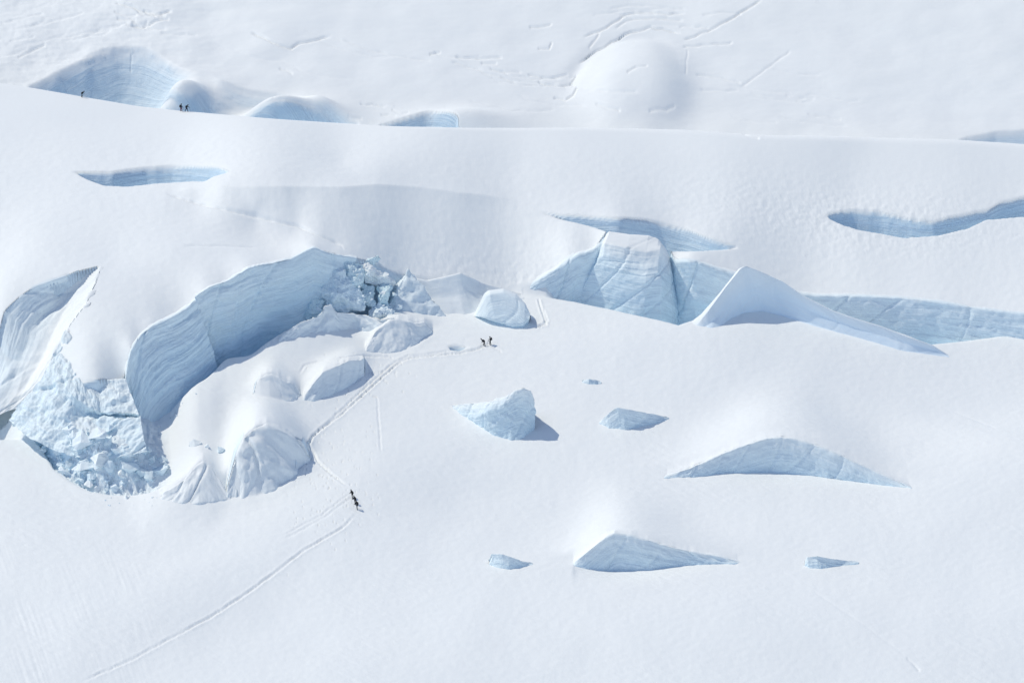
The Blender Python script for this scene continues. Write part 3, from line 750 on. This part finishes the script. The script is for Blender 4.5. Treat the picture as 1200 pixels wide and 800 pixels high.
OC = dict(mat=M_ICE, name='ice_outcrop', ice=0.9, rough=0.12, back_=(14, -9))
snow_mound('small lens-shaped ice outcrop beside the standing ice tower', [(702, 494.5), (711, 485), (723, 476), (738, 479), (753, 482.5), (768, 485), (784, 489)], [(702, 495), (713, 500.5), (733, 503), (750, 499.5), (766, 495), (784, 490)], 5, 192, **OC)
snow_mound('tiny blue ice outcrop just left of the wedge-shaped face', [(573, 656), (576, 648), (588, 648), (600, 652), (612, 657), (624, 659)], [(573, 660), (578, 663), (597, 666), (612, 663), (624, 660)], 5, 193, **OC)
snow_mound('tiny dart-shaped ice outcrop right of the wedge with the thin tail', [(943, 657), (946, 652), (957, 650.5), (975, 654), (1006, 658)], [(943, 661), (948, 664), (962, 665), (985, 661.5), (1006, 659)], 5, 194, **OC)
snow_mound('smallest chip of ice, a thin sliver above the lens-shaped outcrop', [(682, 445.5), (690, 443.5), (697, 445), (704, 447)], [(682, 447), (690, 449), (697, 449), (704, 448)], 3, 195, **OC)

def hull(name, pts, mat, cuts=2, amp=0.15, smooth=1, ice=0.9, seed=0, scale=0.25):
    """solid block through (u, v, w) corner points"""
    bm = bmesh.new()
    for p in pts: bm.verts.new(P(*p))
    r = bmesh.ops.convex_hull(bm, input=bm.verts)
    bmesh.ops.delete(bm, geom=list({e for e in r['geom_interior'] + r['geom_unused'] if isinstance(e, bmesh.types.BMVert)}), context='VERTS')
    bmesh.ops.triangulate(bm, faces=bm.faces)
    for k in range(cuts):
        bmesh.ops.subdivide_edges(bm, edges=bm.edges, cuts=1, use_grid_fill=True)
        for s in range(smooth if k < cuts - 1 else 0):
            bmesh.ops.smooth_vert(bm, verts=bm.verts, factor=0.25, use_axis_x=True, use_axis_y=True, use_axis_z=True)
    bm.normal_update()
    off = Vector((seed * 13.7, seed * 5.1, 0))
    dz = {}
    for v in bm.verts:
        q = (v.co + off) * scale
        dz[v] = v.normal * amp * (mnoise.noise(q) + 0.5 * mnoise.noise(q * 2.3) + 0.35 * mnoise.noise(q * 5.1))
    for v, d in dz.items(): v.co += d
    me = bpy.data.meshes.new(name); bm.to_mesh(me); bm.free()
    zs = np.array([v.co.z for v in me.vertices])
    a = me.attributes.new('ice', 'FLOAT', 'POINT'); a.data.foreach_set('value', np.full(len(zs), ice, np.float32))
    a = me.attributes.new('strat', 'FLOAT', 'POINT'); a.data.foreach_set('value', (zs.max() - zs).astype(np.float32))
    me.polygons.foreach_set('use_smooth', np.ones(len(me.polygons), bool))
    me.materials.append(mat)
    o = bpy.data.objects.new(name, me); C.objects.link(o)
    return o

o = hull('ice_horn', [(478, 315, 356), (487, 324, 356), (449, 357, 356), (446, 378, 379), (470, 379, 380), (523, 371, 372), (502, 346, 364), (492, 336, 360), (480, 360, 350), (465, 338, 355)], M_ICE, 5, 0.5, 0, 0.4, 5, 0.4)
tag(o, 'sharp pale ice horn at the left end of the saddle ridge', 'ice block')

# ------------------------------------------------------------------ rubble in the pit and below the cliff
def chunk_mesh(k, cuts=2):
    rnd = random.Random(900 + k)
    bm = bmesh.new()
    for i in range(11):
        v = Vector((rnd.gauss(0, 1), rnd.gauss(0, 1), rnd.gauss(0, 1))).normalized() * rnd.uniform(0.7, 1.0)
        bm.verts.new((v.x, v.y * rnd.uniform(.6, 1), v.z * 0.75))
    r = bmesh.ops.convex_hull(bm, input=bm.verts)
    bmesh.ops.delete(bm, geom=list({e for e in r['geom_interior'] + r['geom_unused'] if isinstance(e, bmesh.types.BMVert)}), context='VERTS')
    bmesh.ops.triangulate(bm, faces=bm.faces)
    for c in range(cuts): bmesh.ops.subdivide_edges(bm, edges=bm.edges, cuts=1, use_grid_fill=True)
    bm.normal_update()
    for v in bm.verts: v.co += v.normal * 0.10 * mnoise.noise(v.co * 2.4 + Vector((k * 3.1, 0, 0)))
    me = bpy.data.meshes.new('ice_chunk'); bm.to_mesh(me); bm.free()
    n = len(me.vertices)
    a = me.attributes.new('ice', 'FLOAT', 'POINT'); a.data.foreach_set('value', np.full(n, [0.6, 0.3, 0.1, 0.45][k % 4], np.float32))
    me.attributes.new('strat', 'FLOAT', 'POINT')
    me.materials.append([M_ICE, M_BLUE, M_ICE, M_SNOW][k % 4])
    return me
CHUNKS = [chunk_mesh(k) for k in range(12)]
def chunk(u, v, size, label, group, lift=0.25, w=None, squash=1.0):
    ww = s2p(u, v) if w is None else w
    o = bpy.data.objects.new('ice_chunk', random.choice(CHUNKS)); C.objects.link(o)
    p = ground(u, ww) if w is None else Vector(P(u, v, w))
    s = size * PX
    o.location = p + Vector((0, 0, s * lift)); o.scale = (s * random.uniform(.8, 1.25), s * random.uniform(.8, 1.2), s * random.uniform(.7, 1.1) * squash)
    o.rotation_euler = (random.uniform(-.5, .5), random.uniform(-.5, .5), random.uniform(0, 6.28))
    return tag(o, label, 'ice chunk', group)
pit_lo = curve([(0, 492), (20, 500), (40, 516), (50, 531), (63, 550), (83, 564), (107, 575), (127, 578), (160, 577), (185, 570), (200, 550)])
pit_hi = curve([(0, 482), (20, 486), (50, 494), (80, 500), (110, 503), (150, 506), (165, 515), (185, 530), (200, 545)])
n = 0
while n < 190:
    u = random.uniform(14, 196); lo, hi = pit_lo(u), pit_hi(u)
    v = random.uniform(hi, lo)
    size = min(10.5, 2.0 + random.expovariate(0.36))
    chunk(u, v, size, 'pale blue ice chunk lying in the rubble heap under the broken block front', 'ice chunks in the pit rubble'); n += 1
for u, v, sz in [(72, 531, 14), (100, 553, 17), (118, 543, 19), (140, 560, 12), (88, 512, 10), (150, 532, 11), (128, 520, 12), (166, 556, 9), (60, 520, 9), (45, 512, 8), (95, 520, 19), (116, 516, 16), (82, 545, 10), (152, 550, 13), (176, 560, 11), (180, 540, 8), (134, 574, 8), (108, 562, 9), (74, 508, 8)]:
    o = chunk(u, v, sz, 'large pale ice slab tumbled among the rubble at the bottom of the pit', 'large slabs in the pit rubble', 0.3); o.name = 'ice_lump'
for k in range(16):
    t = random.random(); u = 168 + 95 * t + random.gauss(0, 5); v = 512 - 80 * t + random.gauss(0, 4) + 5
    chunk(u, v, random.uniform(0.8, 2.6), 'small ice crumb scattered along the snow foot of the left bay', 'crumbs along the cliff foot', 0.1)
for u, v, sz, lab in [(148, 583, 4.2, 'lone white ice boulder sitting on the near lip of the pit'), (228, 520, 8, 'rounded turquoise ice lump behind the pale faceted mound'), (243, 524, 6, 'second turquoise lump, right behind the top of the pale faceted mound'), (258, 528, 8, 'low turquoise ice lump between the faceted mound and the big hump')]:
    chunk(u, v, sz, lab, None, 0.1)
for k in range(14):
    u = random.uniform(120, 205); chunk(u, 584 + random.uniform(-3, 9), random.uniform(0.7, 2.0), 'tiny ice crumb strewn on the snow just below the near lip of the pit', 'crumbs below the pit lip', 0.15)
# jumble of blocks at the right end of the cliff
jumble = [([(402, 303, 367), (424, 310, 364), (426, 333, 372), (402, 330, 373), (410, 345, 376), (424, 340, 366)], M_BLUE, 'dark turquoise block at the right end of the big cliff crest'),
          ([(422, 309, 361), (431, 312, 361), (462, 334, 360), (452, 338, 364), (426, 333, 366), (424, 322, 364)], M_SNOW, 'bright snow-covered wedge leaning right of the turquoise block'),
          ([(425, 334, 368), (437, 334, 368), (438, 356, 378), (424, 358, 379), (430, 336, 360)], M_BLUE, 'upright turquoise pillar under the bright snow wedge'),
          ([(442, 335, 367), (458, 336, 364), (456, 357, 376), (444, 360, 378), (450, 340, 360)], M_BLUE, 'second turquoise pillar, next to the sharp pale horn'),
          ([(428, 302, 355), (446, 303, 354), (440, 312, 356), (425, 309, 358), (435, 306, 350)], M_BLUE, 'small turquoise block wedged above the bright snow wedge'),
          ([(384, 312, 372), (400, 318, 374), (426, 345, 379), (428, 366, 386), (385, 364, 386), (376, 340, 381), (400, 350, 370)], M_ICE, 'broad pale slab leaning on the end of the big cliff'),
          ([(330, 378, 393), (341, 373, 390), (349, 382, 394), (338, 393, 397), (328, 394, 398), (338, 380, 385)], M_BLUE, 'small turquoise block at the left end of the snow ledge'),
          ([(350, 358, 386), (366, 347, 384), (378, 354, 384), (376, 370, 389), (352, 375, 391), (362, 356, 376)], M_BLUE, 'turquoise lump under the layered wall behind the snow ledge'),
          ([(428, 362, 381), (446, 356, 378), (462, 362, 379), (464, 374, 385), (430, 378, 387), (446, 362, 372)], M_ICE, 'white crumbly block at the right end of the snow ledge')]
for k, (pts, mt, lab) in enumerate(jumble):
    tag(hull('ice_block', [(p[0] + random.uniform(-2, 2), p[1] + random.uniform(-2, 2), p[2]) for p in pts] + [(sum(p[0] for p in pts) / len(pts) + random.uniform(-9, 9), sum(p[1] for p in pts) / len(pts) + random.uniform(-9, 9), max(p[2] for p in pts) + 1)], mt, 5, 0.75, 0, [0.5, 0.7][k % 2] if mt is not M_SNOW else 0.1, 20 + k, 0.45), lab, 'ice block')
for u, v, w, sz in [(432, 322, 372, 8), (446, 340, 374, 9), (454, 362, 380, 9), (438, 372, 384, 8), (414, 370, 386, 8), (400, 352, 384, 9), (468, 360, 381, 7), (420, 352, 380, 10), (462, 345, 372, 7), (392, 334, 380, 8), (452, 322, 366, 6), (372, 362, 388, 7)]:
    chunk(u, v, sz * 0.8, 'angular snow-dusted ice block in the jumble at the right end of the big cliff', 'blocks in the jumble', 0.0, w=w)
for k in range(60):
    u = random.uniform(325, 466); v = np.interp(u, [325, 360, 400, 430, 466], [392, 372, 345, 345, 372]) + random.gauss(0, 11)
    v = min(v, 384)
    chunk(u, v, min(5.0, 0.9 + random.expovariate(0.8)), 'pale ice chunk in the jumble at the right end of the big cliff', 'ice chunks below the cliff crest', 0.2, w=float(np.interp(v, [300, 340, 384], [372, 381, 388])) + 1)

# ------------------------------------------------------------------ climbers
M_DARK = plain('black_fabric', (0.012, 0.014, 0.018)); M_NAVY = plain('navy_fabric', (0.014, 0.022, 0.04)); M_RED = plain('dark_red_fabric', (0.16, 0.012, 0.03)); M_GREEN = plain('dark_green_fabric', (0.012, 0.03, 0.025))
M_SKIN = plain('skin', (0.42, 0.26, 0.19)); M_PACK = plain('pack_fabric', (0.02, 0.02, 0.025)); M_METAL = plain('pole_metal', (0.08, 0.08, 0.09), 0.4)

def tube_mesh(pts, r, seg=8):
    bm = bmesh.new(); rings = []
    for i, p in enumerate(pts):
        d = (pts[min(i + 1, len(pts) - 1)] - pts[max(i - 1, 0)]).normalized()
        a = d.orthogonal().normalized(); b = d.cross(a)
        rr = r[i] if isinstance(r, (list, tuple)) else r
        rings.append([bm.verts.new(p + (a * math.cos(2 * math.pi * k / seg) + b * math.sin(2 * math.pi * k / seg)) * rr) for k in range(seg)])
    for q, s in zip(rings, rings[1:]):
        for k in range(seg): bm.faces.new((q[k], q[(k + 1) % seg], s[(k + 1) % seg], s[k]))
    bm.faces.new(rings[0][::-1]); bm.faces.new(rings[-1])
    return bm
def add(name, bm, mat, parent):
    me = bpy.data.meshes.new(name); bm.normal_update(); bm.to_mesh(me); bm.free()
    me.polygons.foreach_set('use_smooth', np.ones(len(me.polygons), bool)); me.materials.append(mat)
    o = bpy.data.objects.new(name, me); C.objects.link(o); o.parent = parent
    return o

def person(u, v, heading, label, lean=0.15, stride=0.22, jacket=M_DARK, trousers=M_DARK, pack=True, height=1.86, poles=True, group=None):
    w = s2p(u, v)
    if v < 140: w = float(np.interp(u, US, wk)) - 4.0
    root = bpy.data.objects.new('person', None); C.objects.link(root)
    root.location = ground(u, w) - Vector((0, 0, 0.04)); root.rotation_euler = (0, 0, heading)
    tag(root, label, 'person', group)
    k = height / 1.8; root.scale = (k, k, k)
    # local frame: +y is the way the climber faces
    hip = Vector((0, 0, 0.93)); t = lambda h, s=0, f=0: Vector((s, f + lean * (h - 0.93) * 1.6, h))
    J = {'pelvis': hip, 'waist': t(1.08), 'chest': t(1.32), 'neck': t(1.50), 'head': t(1.62, 0, 0.03), 'crown': t(1.74, 0, 0.03)}
    V = []; E = []; Rr = []; ids = {}
    def vert(n, p, r): ids[n] = len(V); V.append(p); Rr.append(r)
    for n, r in (('pelvis', (.17, .13)), ('waist', (.16, .12)), ('chest', (.20, .14)), ('neck', (.065, .065)), ('head', (.10, .115)), ('crown', (.075, .085))): vert(n, J[n], r)
    for a, b in zip(('pelvis', 'waist', 'chest', 'neck', 'head'), ('waist', 'chest', 'neck', 'head', 'crown')): E.append((ids[a], ids[b]))
    hands = []
    for sgn in (-1, 1):
        st = stride * sgn
        pts = [('hip', Vector((.10 * sgn, 0, .88)), .10), ('knee', Vector((.11 * sgn, st * .7 + .06, .50)), .072), ('ankle', Vector((.11 * sgn, st - .05, .10)), .055), ('toe', Vector((.12 * sgn, st + .15, .05)), .05)]
        prev = 'pelvis'
        for n, p, r in pts:
            vert(n + str(sgn), p, (r, r)); E.append((ids[prev], ids[n + str(sgn)])); prev = n + str(sgn)
        hand = t(1.02, .30 * sgn, .34 - st * .5)
        pts = [('shoulder', t(1.42, .19 * sgn), .075), ('elbow', t(1.16, .29 * sgn, .04 - st * .3), .055), ('wrist', hand, .04), ('palm', hand + Vector((0, .07, -.03)), .042), ('finger', hand + Vector((0, .13, -.08)), .028)]
        prev = 'chest'
        for n, p, r in pts:
            vert(n + str(sgn), p, (r, r)); E.append((ids[prev], ids[n + str(sgn)])); prev = n + str(sgn)
        vert('thumb' + str(sgn), hand + Vector((-.05 * sgn, .08, 0)), (.018, .018)); E.append((ids['palm' + str(sgn)], ids['thumb' + str(sgn)]))
        hands.append(hand + Vector((0, .09, -.05)))
    me = bpy.data.meshes.new('body_cage'); me.from_pydata([tuple(p) for p in V], E, [])
    tmp = bpy.data.objects.new('body_cage', me); C.objects.link(tmp)
    md = tmp.modifiers.new('skin', 'SKIN'); md.use_smooth_shade = True
    for i, r in enumerate(Rr): me.skin_vertices[0].data[i].radius = (r[0] * 1.15, r[1] * 1.15)
    me.skin_vertices[0].data[0].use_root = True
    tmp.modifiers.new('sub', 'SUBSURF').levels = 1
    dg = bpy.context.evaluated_depsgraph_get()
    body = bpy.data.meshes.new_from_object(tmp.evaluated_get(dg)); body.name = 'body'
    bpy.data.objects.remove(tmp)
    body.materials.clear()
    for m in (jacket, trousers, M_SKIN, M_DARK): body.materials.append(m)
    neck_z = 1.52
    for p in body.polygons:
        c = p.center
        p.material_index = 2 if (c.z > neck_z and c.y > J['head'].y + 0.02) else (0 if c.z > 0.90 else (3 if c.z < 0.16 else 1))
        p.use_smooth = True
    bo = bpy.data.objects.new('body', body); C.objects.link(bo); bo.parent = root
    # hood or hat, rucksack, two poles
    bm = bmesh.new(); bmesh.ops.create_icosphere(bm, subdivisions=2, radius=0.135)
    for vv in bm.verts: vv.co = Vector((vv.co.x, vv.co.y * 1.08, vv.co.z * 0.85 if vv.co.z > 0 else vv.co.z * 0.35)) + J['head'] + Vector((0, -.015, .07))
    add('hat', bm, M_DARK, root)
    if pack:
        bm = bmesh.new(); bmesh.ops.create_cube(bm, size=1)
        bmesh.ops.bevel(bm, geom=bm.edges, offset=0.2, segments=3, affect='EDGES')
        M = Matrix.Translation(t(1.27, 0, -.25)) @ Matrix.Rotation(-lean * 1.3, 4, 'X') @ Matrix.Diagonal((.36, .26, .58, 1))
        bmesh.ops.transform(bm, matrix=M, verts=bm.verts); add('rucksack', bm, M_PACK, root)
    if poles:
        for h in hands:
            add('pole', tube_mesh([h + Vector((0, 0, .1)), h, Vector((h.x * 1.15, h.y + .12, .0))], [.016, .012, .009], 6), M_METAL, root)
    return root

R_ = math.radians
person(96, 114.2, R_(-95), 'lone dark climber hunched on the skyline crest before the blue hollow', 0.5, 0.1, M_GREEN, M_DARK, height=1.6)
person(212.2, 129.6, R_(-60), 'climber with dark red trousers on the skyline crest beside a companion', 0.05, 0.12, M_NAVY, M_RED, height=1.84)
person(218.6, 130.2, R_(-100), 'dark striding climber on the skyline crest, right of the one in red', 0.3, 0.34, M_DARK, M_NAVY, height=1.8)
person(567.6, 405.6, R_(80), 'climber bending forward over the track under the ice boulder', 0.6, 0.2, M_DARK, M_DARK, height=1.85)
person(574.6, 403.8, R_(95), 'upright climber standing on the track behind the bending one', 0.05, 0.1, M_DARK, M_GREEN, height=2.0)
person(413.0, 583.5, R_(40), 'topmost of the three climbers roped close together on the open slope', 0.35, 0.2, M_DARK, M_DARK, height=1.9)
person(416.2, 590.5, R_(40), 'middle climber of the close rope of three on the open slope', 0.35, 0.22, M_NAVY, M_DARK, height=1.9)
person(418.6, 596.5, R_(40), 'lowest of the three climbers, standing where the lower track ends', 0.25, 0.18, M_DARK, M_NAVY, height=2.0)
